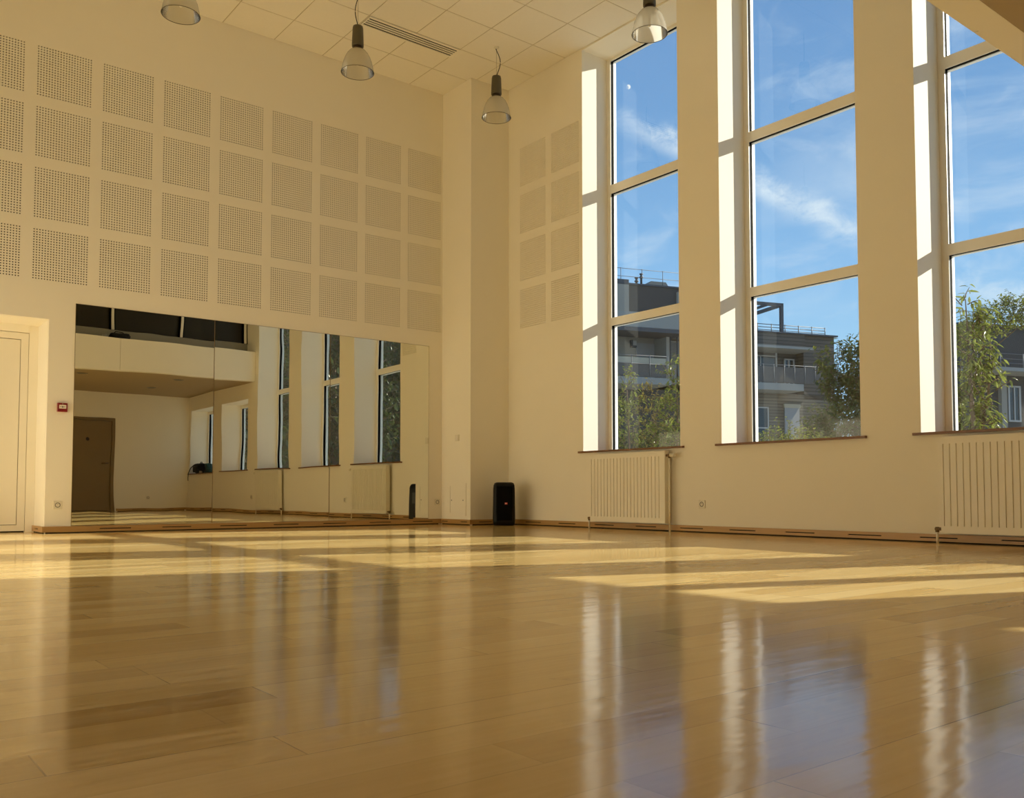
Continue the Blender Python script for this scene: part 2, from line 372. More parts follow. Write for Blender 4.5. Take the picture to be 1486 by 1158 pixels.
# ------------------------------------------------------------------ windows
def window(n, ya, yb, zt, bars, centre, label):
    """ya < yb in the opening; the frame stands 0.40 m back from the room face"""
    W = struct('window_%d' % n, label, 'window')
    fw, zb = .06, .884
    fr = MB(); ga = MB(); ou = MB()
    def member(y0, y1, z0, z1):
        fr.box(.40, .41, y0, y1, z0, z1)
    top = zt - .035 if zt > 4 else zt - .075
    member(ya, ya + fw, ZS, zt); member(yb - fw, yb, ZS, zt); member(ya + fw, yb - fw, ZS, zb); member(ya + fw, yb - fw, top, zt)
    fr.build('frame', M['lacquer'], W)
    e = .004
    ga.box(.41, .450, ya, ya + fw - e, ZS, zt); ga.box(.41, .450, yb - fw + e, yb, ZS, zt); ga.box(.41, .450, ya + fw - e, yb - fw + e, ZS, zb - e); ga.box(.41, .450, ya + fw - e, yb - fw + e, top + e, zt)
    ou.box(.455, .497, ya, ya + fw, ZS, zt); ou.box(.455, .497, yb - fw, yb, ZS, zt); ou.box(.455, .497, ya + fw, yb - fw, ZS, zb - .002); ou.box(.455, .497, ya + fw, yb - fw, top + .01, zt)
    hs = [zb]
    for z0, z1 in bars:
        box(.40, .41, ya + fw, yb - fw, z0, z1).build('mullion', M['lacquer'], W)
        ga.box(.41, .450, ya + fw, yb - fw, z0 + e, z1 - e); ou.box(.455, .497, ya + fw, yb - fw, z0, z1); hs += [z0, z1]
    hs.append(top)
    cols = [(ya + fw, yb - fw)]
    if centre:
        c = (ya + yb)/2 - .05
        box(.40, .41, c - .085, c + .085, zb, top).build('mullion', M['lacquer'], W)
        ga.box(.41, .450, c - .08, c + .08, zb, top); ou.box(.455, .497, c - .08, c + .08, zb, top)
        cols = [(ya + fw, c - .085), (c + .085, yb - fw)]
    ga.build('gasket', M['gasket'], W); ou.build('outer_frame', M['outer'], W)
    for k in range(0, len(hs), 2):
        for y0, y1 in cols:
            pane = MB().add([(.4525, y0, hs[k]), (.4525, y1, hs[k]), (.4525, y1, hs[k+1]), (.4525, y0, hs[k+1])], [(0, 3, 2, 1)])
            pane.build('glass_pane', M['glass'], W, fix=False)
    s = MB(); s.box(-.035, 0, ya - .055, yb + .055, ZS, ZS + .02); s.box(0, .40, ya, yb, ZS, ZS + .02)
    s.build('sill', M['sill'], W)
BARS = [(2.347, 2.440), (3.918, 4.020)]
window(1, *WIN[0], ZT, BARS, False, 'tall window beside the perforated panels and corner pillar')
window(2, *WIN[1], ZT, BARS, False, 'middle tall window with no radiator below it')
window(3, *WIN[2], ZT, BARS, False, 'tall window next to the mezzanine edge')
window(4, *WIN[3], ZT2, [], True, 'short window under the mezzanine, next to the tall ones')
window(5, *WIN[4], ZT2, [], True, 'short window under the mezzanine with bags on its sill')

# ------------------------------------------------------------------ skirtings with vent slots
def skirting(name, label, p0, p1, nrm, z1=.066, slot0=.25, pitch=.62, slot=.3):
    """board from p0 to p1 (xy) projecting along nrm; long dark vent slots; shadow gap at the foot"""
    p0, p1, nrm = Vector(p0), Vector(p1), Vector(nrm); L_ = (p1 - p0).length; d = (p1 - p0)/L_
    us = [0.0]; holes = []; q = slot0
    while q + slot < L_ - .03:
        us += [q, q + slot]; holes.append((q, q + slot)); q += pitch
    us.append(L_); vs = [.010, .033, .042, z1]
    mp = lambda u, v, dd: (*(p0 + d*u + nrm*dd), v)
    b = MB().plate(us, vs, lambda i, j: j == 1 and any(a < mid(us, i) < c for a, c in holes), .020, .006, mp)
    o = b.build(name, M['skirt']); tag(o, label, 'baseboard', kind='structure')
    v = [mp(u, z, dd) for u in (.03, L_ - .03) for dd in (.0005, .008) for z in (0, z1 - .004)]
    MB().add(v, [(0, 1, 3, 2), (4, 6, 7, 5), (0, 4, 5, 1), (2, 3, 7, 6), (0, 2, 6, 4), (1, 5, 7, 3)]).build('vent_backing', M['dark'], o)
    return o
skirting('baseboard_left', 'wooden baseboard with vent slots below the mirrors', (-.612, 0), (DX1 - .0195, 0), (0, -1), slot0=.12, pitch=.605)
skirting('baseboard_door', 'wooden baseboard turning into the door recess', (DX1, -.0193), (DX1, .49), (-1, 0), slot0=.2, pitch=.9, slot=.17)
skirting('baseboard_pillar', 'wooden baseboard along the lit pillar side', (-.5915, 0), (-.5915, -.6515), (-1, 0), slot0=.03, pitch=.42, slot=.14)
skirting('baseboard_pillar_2', 'wooden baseboard along the shaded pillar side', (-.5915, -.632), (0, -.632), (0, -1), slot0=.12, pitch=.5, slot=.2)
skirting('baseboard_right', 'wooden baseboard with vent slots below the windows', (0, -.652), (0, YB), (-1, 0), slot0=.33, pitch=.62)
skirting('baseboard_back', 'wooden baseboard on the back wall, seen in the mirror', (-.02, YB), (BDX1 + .03, YB), (0, 1), slot0=.3, pitch=.62)
skirting('baseboard_side', 'wooden baseboard on the side wall', (XL, YB + .02), (XL, -.02), (1, 0))

# ------------------------------------------------------------------ doors
d1 = struct('door_1', 'cream door set back in the wall beside the red call point', 'door')
f = MB(); f.box(DX0, DX1 - .085, .47, .55, 1.995, DZ); f.box(DX1 - .083, DX1, .494, .55, 0, DZ); f.box(DX0, DX0 + .083, .494, .55, 0, DZ)
f.build('plaster_reveal', M['wall'], d1)
fx0, fx1 = DX0 + .088, DX1 - .087
f = MB(); f.box(fx1 - .068, fx1, .492, .55, .012, 1.99); f.box(fx0, fx0 + .068, .492, .55, .012, 1.99); f.box(fx0 + .068, fx1 - .068, .492, .55, 1.925, 1.99); f.box(fx0 + .068, fx1 - .068, .494, .55, .012, .07)
f.build('frame', M['door'], d1)
box(fx0 + .073, fx1 - .073, .498, .54, .076, 1.919).build('leaf', M['door'], d1)
box(DX0, DX1, .548, .56, 0, DZ).build('seal', M['gasket'], d1)
h = MB(); h.cyl((fx0 + .14, .498, 1.02), (fx0 + .14, .45, 1.02), .011); h.cyl((fx0 + .135, .455, 1.02), (fx0 + .26, .455, 1.02), .010); h.lathe([(.026, 0), (.026, .006)], (fx0 + .14, .492, 1.02), m=Matrix.Rotation(-PI/2, 3, 'X'))
h.build('handle', M['chrome'], d1)

d2 = struct('door_2', 'brown door in the back wall, seen in the mirror', 'door')
f = MB(); f.box(BDX1 - .07, BDX1, YB - .2, YB + .015, 0, BDZ); f.box(BDX0, BDX0 + .07, YB - .2, YB + .015, 0, BDZ); f.box(BDX0 + .07, BDX1 - .07, YB - .2, YB + .015, BDZ - .06, BDZ)
f.build('frame', M['bframe'], d2)
box(BDX0 + .074, BDX1 - .074, YB - .06, YB - .02, .008, BDZ - .064).build('leaf', M['bdoor'], d2)
h = MB(); h.cyl((BDX1 - .13, YB - .02, 1.05), (BDX1 - .13, YB + .035, 1.05), .011); h.cyl((BDX1 - .125, YB + .03, 1.05), (BDX1 - .27, YB + .03, 1.05), .012)
h.build('handle', M['brass'], d2)
MB().lathe([(.035, 0), (.035, .004)], (-2.19, YB - .02, 1.6), m=Matrix.Rotation(-PI/2, 3, 'X')).build('round_sign', M['ink'], d2)
box(BDX0 - .1, BDX1 + .1, YB - .3, YB - .24, 0, BDZ + .1).build('backing', M['dark'], d2)

# ------------------------------------------------------------------ perforated acoustic panels (real drilled holes)
def panel_mesh():
    b = MB(); n = 20; p = .025; r = .0070; t = .011; K = 8
    for i in range(n):
        for j in range(n):
            cx, cz = -.2375 + p*i, -.2375 + p*j
            x0 = -.25 if i == 0 else cx - p/2; x1 = .25 if i == n-1 else cx + p/2
            z0 = -.25 if j == 0 else cz - p/2; z1 = .25 if j == n-1 else cz + p/2
            out = [(x1, (z0+z1)/2), (x1, z1), ((x0+x1)/2, z1), (x0, z1), (x0, (z0+z1)/2), (x0, z0), ((x0+x1)/2, z0), (x1, z0)]
            inn = [(cx + r*math.cos(2*PI*k/K), cz + r*math.sin(2*PI*k/K)) for k in range(K)]
            vs = [(x, 0, z) for x, z in out] + [(x, 0, z) for x, z in inn] + [(x, t, z) for x, z in inn]
            fs = []
            for k in range(K):
                m = (k+1) % K
                fs.append((k, 8+k, 8+m, m)); fs.append((8+k, 16+k, 16+m, 8+m))
            b.add(vs, fs)
    return b
ROWN = ['top row', 'second row from the top', 'third row from the top', 'bottom row']
NTH = ['nearest the pillar', 'second from the pillar', 'third from the pillar', 'fourth from the pillar', 'fifth from the pillar', 'sixth from the pillar', 'seventh from the pillar', 'eighth from the pillar', 'farthest from the pillar']
pan = thing('acoustic_panel', 'x', 'panel', group='perforated acoustic panels on the mirror wall')
panel_mesh().build('perforated_sheet', M['wall'], pan, fix=False)
box(-.25, .25, .0115, .038, -.25, .25).build('felt_backing', M['felt'], pan)
first = True
for r in range(4):
    for k in range(9):
        o = pan if first else copy_tree(pan); first = False
        o.location = (AX[k] - .25, 0, AZ[r] - .25)
        o['label'] = 'square perforated panel above the mirrors, %s, %s' % (ROWN[r], NTH[k])
for r in range(4):
    for k in range(2):
        o = copy_tree(pan); o.rotation_euler = (0, 0, -PI/2); o.location = (0, BY[k] - .25, BZ[r] - .25)
        o['group'] = 'perforated acoustic panels on the window wall'
        o['label'] = 'square perforated panel on the window wall, %s, %s' % (ROWN[r], ['column by the pillar', 'column by the window'][k])

# ------------------------------------------------------------------ wall mirrors
mj = [-4.9223, -3.539, -2.166, -.792]
for k, (a, b, lab) in enumerate([(mj[0], mj[1], 'tall wall mirror nearest the recessed door'), (mj[1], mj[2], 'wall mirror in the middle of the three'), (mj[2], mj[3], 'wall mirror nearest the corner pillar')]):
    t = thing('wall_mirror', lab, 'mirror', (a, 0, .068), group='wall mirrors above the baseboard')
    box(.004, b - a - .004, -.006, -.0055, .002, 2.184).build('mirror_face', M['mirror'], t)
    box(.001, b - a - .001, -.0055, -.0005, 0, 2.1875).build('backing', M['bframe'], t)

# ------------------------------------------------------------------ radiators
def radiator(y0, n, label):
    L_ = .05*n
    t = thing('radiator', label, 'radiator', (0, y0, 0), group='panel radiators under the windows')
    z0, z1 = .080, .818
    us = [0.0]; gr = []
    for i in range(n - 1):
        c = -.05*(i + 1) + .026; us += [c + .004, c - .004]; gr.append(c)
    us.append(-L_); us = sorted(us); vs = [z0 + .012, z0 + .055, z1 - .055, z1 - .012]
    b = MB().plate(us, vs, lambda i, j: j == 1 and any(abs(mid(us, i) - c) < .004 for c in gr), -.11, -.099, lambda u, v, d: (d, u, v))
    b.box(-.099, -.094, -L_, 0, z0 + .012, z1 - .012)
    b.build('front_panel', M['radiator'], t, bevel=0)
    c = MB(); c.box(-.109, -.045, -.004, 0.004, z0, z1); c.box(-.109, -.045, -L_ - .004, -L_ + .004, z0, z1)
    c.box(-.1105, -.045, -L_, 0, z0, z0 + .012); c.box(-.1105, -.045, -L_, 0, z1 - .012, z1); c.box(-.05, -.045, -L_, 0, z0, z1)
    c.build('casing', M['radiator'], t)
    v = MB(); v.cyl((-.078, -L_, z1 - .045), (-.078, -L_ - .05, z1 - .045), .014); v.cyl((-.078, -L_ - .038, z1 - .03), (-.078, -L_ - .038, z1 - .075), .012)
    v.build('valve', M['brass'], t)
    MB().lathe([(.016, 0), (.021, .006), (.021, .055), (.014, .07)], (-.078, -L_ - .05, z1 - .045), n=16, m=Matrix.Rotation(PI/2, 3, 'X')).build('thermostatic_head', M['plastic'], t)
    MB().cyl((-.078, -L_ - .038, z1 - .07), (-.078, -L_ - .038, 0), .0095).build('supply_pipe', M['radiator'], t)
    MB().cyl((-.078, .05, z0 + .02), (-.078, .05, 0), .0095).build('return_pipe', M['radiator'], t)
    v = MB(); v.cyl((-.078, 0, z0 + .03), (-.078, .065, z0 + .03), .012); v.cyl((-.078, .05, z0 + .045), (-.078, .05, z0 + .005), .014)
    v.build('lockshield_valve', M['brass'], t)
    for q in (-.2, -L_ + .2):
        box(-.045, -.0005, q - .02, q + .02, z1 - .15, z1 - .05).build('wall_bracket', M['radiator'], t)
        box(-.045, -.0005, q - .02, q + .02, z0 + .05, z0 + .15).build('wall_bracket', M['radiator'], t)
radiator(-2.245, 22, 'white ribbed radiator under the window nearest the pillar')
radiator(-6.165, 22, 'white ribbed radiator under the window next to the mezzanine')

# ------------------------------------------------------------------ sockets, switch, hatch, call point
def socket(loc, rz, label, grp='wall sockets', s=.08):
    t = thing('wall_socket', label, 'socket', loc, group=grp, rz=rz)     # built on the plane y = 0 facing -y
    h = s/2
    box(-h, h, -.010, -.0004, -h, h).build('cover_plate', M['plastic'], t, bevel=.003)
    MB().lathe([(.024, 0), (.024, .0015), (.019, .0015), (.017, -.006)], (0, -.0098, 0), n=20, m=Matrix.Rotation(PI/2, 3, 'X')).build('recess', M['charcoal'], t)
    MB().cyl((0, -.008, .009), (0, -.018, .009), .0035).build('earth_pin', M['chrome'], t)
    return t
socket((-5.043, 0, .272), 0, 'white wall socket below the red call point')
socket((-.66, 0, .278), 0, 'white wall socket between mirror and corner pillar')
socket((0, -3.74, .278), -PI/2, 'white wall socket beside the radiator, below the pier between windows')
socket((0, -7.70, .315), -PI/2, 'wall socket under the mezzanine edge, seen in the mirror')
socket((-.89, YB, .318), PI, 'wall socket on the back wall, seen in the mirror')

t = thing('light_switch', 'white switch on the lit pillar side above the access hatch', 'switch', (-.5915, -.352, 1.078), rz=-PI/2)
box(-.04, .04, -.009, -.0004, -.04, .04).build('cover_plate', M['plastic'], t, bevel=.003)
box(-.022, .022, -.013, -.009, -.028, .028).build('rocker', M['white'], t, bevel=.002)

t = thing('access_hatch', 'cream access hatch low on the lit pillar side', 'hatch', (-.5915, -.36, .312), rz=-PI/2)
f = MB().plate([-.185, -.155, .155, .185], [-.2, -.165, .165, .2], lambda i, j: i == 1 and j == 1, -.009, -.0004, mpA)
f.build('frame', M['wall'], t)
box(-.152, .152, -.006, -.0006, -.162, .16).build('hatch_door', M['wall'], t)
for sx in (-.125, .125): MB().lathe([(.007, 0), (.007, .002)], (sx, -.006, -.01), n=12, m=Matrix.Rotation(PI/2, 3, 'X')).build('latch', M['cable'], t)

t = thing('wall_call_point', 'small red fire alarm call point beside the door recess', 'alarm', (-5.026, 0, 1.219))
box(-.044, .044, -.045, -.0004, -.043, .043).build('housing', M['red'], t, bevel=.004)
box(-.031, .031, -.0475, -.044, -.013, .023).build('break_panel', M['white'], t)
k = MB(); k.box(-.006, .006, -.0485, -.0474, -.001, .010); k.box(-.022, -.011, -.0485, -.0474, .002, .007); k.box(.011, .022, -.0485, -.0474, .002, .007); k.box(-.003, .003, -.0485, -.0474, -.006, -.003)
k.build('marking', M['ink'], t)
MB().lathe([(.006, 0), (.006, .002)], (0, -.0445, .034), n=12, m=Matrix.Rotation(PI/2, 3, 'X')).build('indicator', M['tan'], t)

# ------------------------------------------------------------------ pendant lamps
def lamp(loc, label, bend):
    t = thing('pendant_lamp', label, 'lamp', (loc[0], loc[1], H), group='pendant lamps')
    Z = lambda z: z - H
    MB().lathe([(.045, Z(5.0)), (.06, Z(5.0)), (.061, Z(5.02)), (.055, Z(5.19)), (.05, Z(5.213)), (.0, Z(5.215))], n=28, cap0=True, cap1=False).build('housing', M['housing'], t)
    MB().lathe([(.052, Z(4.965)), (.056, Z(4.972)), (.05, Z(4.985)), (.05, Z(5.0))], n=28).build('collar', M['collar'], t)
    prof = [(.045, 4.968), (.062, 4.966), (.085, 4.950), (.108, 4.922), (.128, 4.885), (.145, 4.840), (.157, 4.79), (.165, 4.745), (.168, 4.727)]
    MB().lathe([(r, Z(z)) for r, z in prof], n=48, cap0=False, cap1=False).build('lamp_shade', M['shade'], t)
    rim = MB(); rs = []
    for j in range(48):
        a = 2*PI*j/48; rs.append([Vector(((.168 + .0028*math.cos(b))*math.cos(a), (.168 + .0028*math.cos(b))*math.sin(a), Z(4.727) + .0028*math.sin(b))) for b in [PI/3*q for q in range(6)]])
    rs.append(rs[0]); rim.rings(rs, False, False); rim.build('shade_rim', M['housing'], t)
    MB().lathe([(.001, Z(4.80)), (.014, Z(4.805)), (.017, Z(4.83)), (.017, Z(4.93)), (.02, Z(4.94)), (.02, Z(4.966))], n=16).build('bulb', M['bulb'], t)
    MB().cyl((0, 0, 0), (0, 0, Z(5.21)), .0016, n=6).build('suspension_wire', M['steel'], t)
    # the slack flex, bowed to one side (across the view direction of the room corner)
    sx = Vector((.785, -.62, 0)); pts = []
    for i in range(17):
        q = i/16; z = Z(5.213)*q
        off = bend*math.sin(PI*q)**1.0*(.6 + .8*q*(1-q)*2) + (.014 if bend > 0 else -.01)*(1-q)*-1
        pts.append(sx*off + Vector((0, 0, z)))
    MB().tube(pts, .0045).build('flex_cord', M['cable'], t)
    MB().lathe([(.03, 0), (.03, -.008), (.012, -.02)], n=16).build('ceiling_rose', M['plastic'], t)
lamp((-.805, -1.432), 'pendant lamp hanging nearest the corner pillar', .052)
lamp((-2.605, -1.432), 'pendant lamp hanging beside the ceiling vent', -.034)
lamp((-4.405, -1.432), 'pendant lamp farthest from the pillar, above the perforated panels', -.03)
lamp((-.805, -3.832), 'sunlit pendant lamp in front of the window', .03)

# ------------------------------------------------------------------ ceiling vent
t = thing('ceiling_vent', 'long slotted air vent set among the ceiling tiles', 'vent', (-1.7025, -1.022, H))
x0, x1 = -.592, .592
box(x0, x1, -.108, .108, -.006, -.0015).build('backing', M['felt'], t)
f = MB(); f.box(x0, x1, .078, .11, -.012, -.001); f.box(x0, x1, -.11, -.078, -.012, -.001); f.box(x0, x0 + .012, -.078, .078, -.012, -.001); f.box(x1 - .012, x1, -.078, .078, -.012, -.001)
f.build('frame', M['ceil'], t)
for y in (-.042, 0.0, .042): box(x0 + .012, x1 - .012, y - .0105, y + .0105, -.0115, -.0055).build('blade', M['ceil'], t)

# ------------------------------------------------------------------ downlights under the mezzanine
for x, y, lab in [(-1.24, -8.42, 'round recessed downlight in the mezzanine soffit, nearest the window wall and parapet'), (-3.02, -8.32, 'round recessed downlight in the mezzanine soffit, nearest the mirror edge'), (-1.27, -10.05, 'round recessed downlight in the mezzanine soffit, deepest towards the back wall')]:
    t = thing('downlight', lab, 'light', (x, y, 2.62), group='downlights in the mezzanine soffit')
    MB().lathe([(.075, -.0005), (.10, -.0005), (.10, -.006), (.078, -.010), (.075, -.004)], n=28, cap0=False, cap1=False).build('trim_ring', M['greyrail'], t)
    MB().lathe([(.076, -.0008), (.076, -.003)], n=28).build('lens', M['charcoal'], t)

# ------------------------------------------------------------------ loudspeaker
t = thing('loudspeaker', 'black upright loudspeaker standing on the floor by the pillar', 'speaker', (-.32, -.95, 0), rz=math.radians(-35))
def octo(wx, wy, ch, z, dx=0, n=4):
    pts = []
    for (cx, cy, a0) in [(wx - ch, wy - ch, 0), (-wx + ch, wy - ch, PI/2), (-wx + ch, -wy + ch, PI), (wx - ch, -wy + ch, 3*PI/2)]:
        for k in range(n + 1):
            a = a0 + PI/2*k/n; pts.append(Vector((cx + ch*math.cos(a), cy + ch*math.sin(a), z)))
    return pts
b = MB(); b.rings([octo(.108, .098, .03, .0), octo(.128, .118, .035, .012), octo(.133, .123, .04, .06), octo(.128, .118, .04, .44), octo(.124, .114, .04, .485), octo(.112, .102, .04, .512), octo(.090, .085, .035, .520)])
b.build('cabinet', M['black'], t)
b = MB(); b.rings([[Vector((x, -.1245 + .00005*0, z)) for x, z in [(-.085, .07), (.085, .07), (.08, .45), (-.08, .45)]], [Vector((x, -.1205 + (0 if z < .2 else .002), z)) for x, z in [(-.1, .05), (.1, .05), (.094, .47), (-.094, .47)]]], cap0=True, cap1=False, smooth=False)
b.build('front_grille', M['grille'], t)
bd = box(.004, .036, -.1275, -.1243, .255, .277).build('badge', M['badge'], t)
cu = bpy.data.curves.new('badge_text', 'FONT'); cu.body = 'JBL'; cu.size = .019; cu.extrude = .0006; cu.align_x = 'CENTER'; cu.align_y = 'CENTER'
to = bpy.data.objects.new('badge_text', cu); me = bpy.data.meshes.new_from_object(to); bpy.data.objects.remove(to)
me.materials.append(M['white']); lt = bpy.data.objects.new('lettering', me); C.objects.link(lt); lt.parent = bd; lt.rotation_euler = (PI/2, 0, 0); lt.location = (.02, -.1279, .266)
for sx in (-1, 1):
    f = MB(); f.rings([[Vector((sx*(.1335 - .000012*z*1000), y, z)) for y, z in [(-.06, .09), (.06, .09), (.06, .40), (-.06, .40)]], [Vector((sx*(.1275 - .000012*z*1000), y, z)) for y, z in [(-.065, .085), (.065, .085), (.065, .405), (-.065, .405)]]], smooth=False)
    f.build('side_panel', M['charcoal'], t)
b = MB(); b.tube([(-.06, .03, .507), (-.055, .03, .514), (.055, .03, .514), (.06, .03, .507)], .007); b.build('carry_handle', M['black'], t)
for sx in (-.085, .085):
    for sy in (-.075, .075): MB().cyl((sx, sy, -.0005), (sx, sy, .004), .012).build('rubber_foot', M['black'], t)

# ------------------------------------------------------------------ bags seen in the mirror
def lump(c, r, seed, n=14, m_=9, rough=.18, flat=0):
    q = random.Random(seed); b = MB(); rs = []
    ph = [q.uniform(0, 6.3) for _ in range(6)]
    for i in range(m_ + 1):
        th = PI*i/m_; ring = []
        for j in range(n):
            a = 2*PI*j/n
            k = 1 + rough*(math.sin(3*a + ph[0] + 2*th) + .6*math.sin(5*a + ph[1] - th) + .5*math.sin(2*a + 3*th + ph[2]))*.5
            sgn = lambda v, e: math.copysign(abs(v)**e, v)
            p = Vector((sgn(math.cos(a), .7)*sgn(math.sin(th), .6)*r[0]*k, sgn(math.sin(a), .7)*sgn(math.sin(th), .6)*r[1]*k, sgn(math.cos(th), .7)*r[2]*(1 + (k-1)*.5)))
            if p.z < -r[2]*.93: p.z = -r[2]*.93
            ring.append(p + Vector(c))
        rs.append(ring)
    return b.rings(rs)
zs = ZS + .02
t = thing('backpack', 'black backpack lying on the sill under the mezzanine', 'bag', (.14, -11.02, zs))
lump((0, 0, .106), (.13, .26, .114), 3).build('bag_body', M['fabric'], t)
lump((-.115, 0, .09), (.04, .16, .07), 5).build('front_pocket', M['fabric'], t)
MB().tube([(-.09, -.2, .19), (-.15, -.25, .12), (-.19, -.285, .012), (-.20, -.29, -.09), (-.197, -.30, -.16)], .010).build('strap', M['fabric'], t)
MB().tube([(.0, -.06, .215), (0, -.04, .245), (0, .04, .245), (0, .06, .215)], .008).build('carry_loop', M['fabric'], t)
t = thing('folded_jacket', 'teal jacket heaped beside the black backpack', 'clothing', (.17, -10.50, zs))
lump((0, 0, .083), (.12, .16, .09), 11, rough=.35).build('jacket_body', M['teal'], t)
lump((-.05, .02, .17), (.07, .08, .035), 13, rough=.4).build('sleeve', M['teal'], t)
t = tag(lump((.0, -10.66, zs + .021), (.03, .05, .022), 17, rough=.2).build('scarf', M['tan']), 'small tan cloth bundle in front of the teal jacket', 'clothing')
t.location = (-.0, .0, 0)
t = thing('sports_bag', 'dark lumpy bag resting on the mezzanine parapet', 'bag', (-2.55, YM - .085, 3.22))
lump((0, 0, .045), (.17, .06, .048), 23, rough=.4).build('bag_body', M['fabric'], t)
MB().tube([(-.1, 0, .08), (-.06, .0, .12), (.05, .0, .115), (.09, 0, .08)], .008).build('carry_handle', M['fabric'], t)
tag(lump((-2.80, YM - .085, 3.22 + .026), (.045, .05, .028), 29, rough=.3).build('crumpled_cloth', M['greyrail']), 'small grey crumpled cloth beside the bag on the parapet', 'clothing')

# ------------------------------------------------------------------ outdoors
tag(box(.63, 160, -120, 140, -.35, -.25).build('ground', M['ground']), 'pale paved ground outside the windows', 'ground', kind='structure')

def leaf(b, p, d, up, L_, Wd):
    s_ = d.cross(up).normalized()*Wd; up2 = s_.cross(d).normalized()
    q = [p, p + d*L_*.35 + s_*.5 + up2*Wd*.18, p + d*L_*.75 + s_*.35 + up2*Wd*.1 - up2*L_*.06, p + d*L_ - up2*L_*.15, p + d*L_*.75 - s_*.35 + up2*Wd*.1 - up2*L_*.06, p + d*L_*.35 - s_*.5 + up2*Wd*.18, p + d*L_*.45]
    b.add(q, [(0, 1, 6), (1, 2, 6), (2, 3, 6), (3, 4, 6), (4, 5, 6), (5, 0, 6)])
def tree(name, label, cat, base, stems, blobs, n, size, m, seed, group=None, spread=.6, droop=.25, slim=1.0, twig=1.0):
    """stems: polylines of (x, y, z, r) from the base; blobs: (centre, radii) of the crown; leaves sit on twigs inside the blobs"""
    q = random.Random(seed); t = thing(name, label, cat, base, group=group)
    tr = MB()
    for st in stems: tr.tube([p[:3] for p in st], [p[3] for p in st], 7)
    vol = [b[1][0]*b[1][1]*b[1][2] for b in blobs]; tot = sum(vol); fo = MB(); tw = MB()
    for (c, r), vv in zip(blobs, vol):
        k = max(4, int(n*vv/tot/7))
        for _ in range(k):
            while True:
                o = Vector((q.uniform(-1, 1), q.uniform(-1, 1), q.uniform(-1, 1)))
                if .25 < o.length < 1: break
            p = Vector((c[0] + o.x*r[0], c[1] + o.y*r[1], c[2] + o.z*r[2]))
            d = Vector((o.x*.7, o.y*.7, o.z*.4 + .5)) + Vector((q.uniform(-spread, spread), q.uniform(-spread, spread), q.uniform(-.2, .5)))
            d.normalize(); Lt = size*q.uniform(2.2, 4.2)*twig
            tw.tube([p, p + d*Lt*.5, p + d*Lt + Vector((0, 0, -droop*Lt*.2))], [.004*size/.06, .003*size/.06, .0015*size/.06], 4)
            for i in range(7):
                f_ = .15 + .85*i/6; a = q.uniform(0, 2*PI)
                side = d.orthogonal(); side.rotate(Matrix.Rotation(a, 3, d))
                ld = (d*.5 + side + Vector((0, 0, -droop))).normalized()
                leaf(fo, p + d*Lt*f_, ld, Vector((q.uniform(-.5, .5), q.uniform(-.5, .5), 1)), size*q.uniform(.75, 1.25), size*q.uniform(.38, .55)*slim)
    tr.build('trunk', M['bark'], t); tw.build('twigs', M['bark'], t); fo.build('leaves', M[m], t, fix=False)
    return t
Gz = -.25
tree('young_tree', 'slender young tree close outside the first tall window, pillar side', 'tree', (4.6, 1.78, Gz), [[(0, 0, 0, .035), (.03, -.02, 1.2, .025), (0, .02, 2.5, .01)]],
     [((0, .05, 2.35), (.28, .30, .45)), ((0, .05, 1.7), (.35, .38, .5)), ((0, 0, 1.05), (.35, .4, .5))], 1300, .08, 'leaf', 1, slim=.8, twig=.8)
tree('young_tree', 'young tree with reddish tips in the middle of the first tall window', 'tree', (6.3, 2.75, Gz), [[(0, 0, 0, .035), (.02, 0, 1.3, .025), (0, 0, 2.6, .01)]],
     [((0, 0, 2.35), (.33, .33, .46)), ((0, 0, 1.65), (.42, .44, .55)), ((0, 0, 1.0), (.44, .44, .55))], 1500, .08, 'leafred', 2, slim=.8, twig=.8)
tree('young_tree', 'leafy young tree against the pier side of the first tall window', 'tree', (4.2, .26, Gz), [[(0, 0, 0, .04), (.02, .02, 1.3, .03), (0, 0, 2.6, .01)]],
     [((0, -.05, 2.45), (.28, .26, .45)), ((0, .05, 1.8), (.34, .36, .5)), ((0, .05, 1.1), (.36, .38, .55))], 2000, .08, 'leaf', 3, slim=.85, twig=.7)
tree('broad_tree', 'broad dark tree reaching into the middle tall window', 'tree', (9, -.45, Gz), [[(0, 0, 0, .11), (.05, .05, 1.6, .09), (0, .1, 2.7, .06), (0, .3, 3.6, .02)], [(0, .05, 1.9, .05), (.1, .5, 2.6, .03), (.1, .9, 3.1, .012)]],
     [((0, .55, 2.95), (.7, .55, .55)), ((0, -.1, 2.9), (.7, .55, .7)), ((0, .3, 2.55), (.6, .6, .35)), ((0, -.35, 3.75), (.5, .35, .5)), ((0, .05, 3.5), (.3, .2, .25)), ((0, -.75, 3.0), (.8, .5, .9)), ((0, -.05, 2.2), (.7, .75, .5)), ((0, -.2, 1.6), (.7, .8, .6))], 11000, .10, 'leafdark', 4, twig=.8)
tree('hedge', 'dark hedge behind the broad tree in the middle window', 'hedge', (11.5, 1.95, Gz), [[(0, 0, 0, .03), (0, .4, 1.2, .02), (0, .6, 2.2, .01)], [(0, 0, 0, .03), (0, -.5, 1.2, .02), (0, -.7, 2.2, .01)]],
     [((0, .35, 1.9), (.4, .5, .7)), ((0, -.3, 1.9), (.4, .5, .75)), ((0, -.9, 1.9), (.4, .5, .8)), ((0, .2, .9), (.4, .8, .7)), ((0, -.7, .9), (.4, .8, .7))], 7000, .11, 'leafdark', 31, twig=.7)
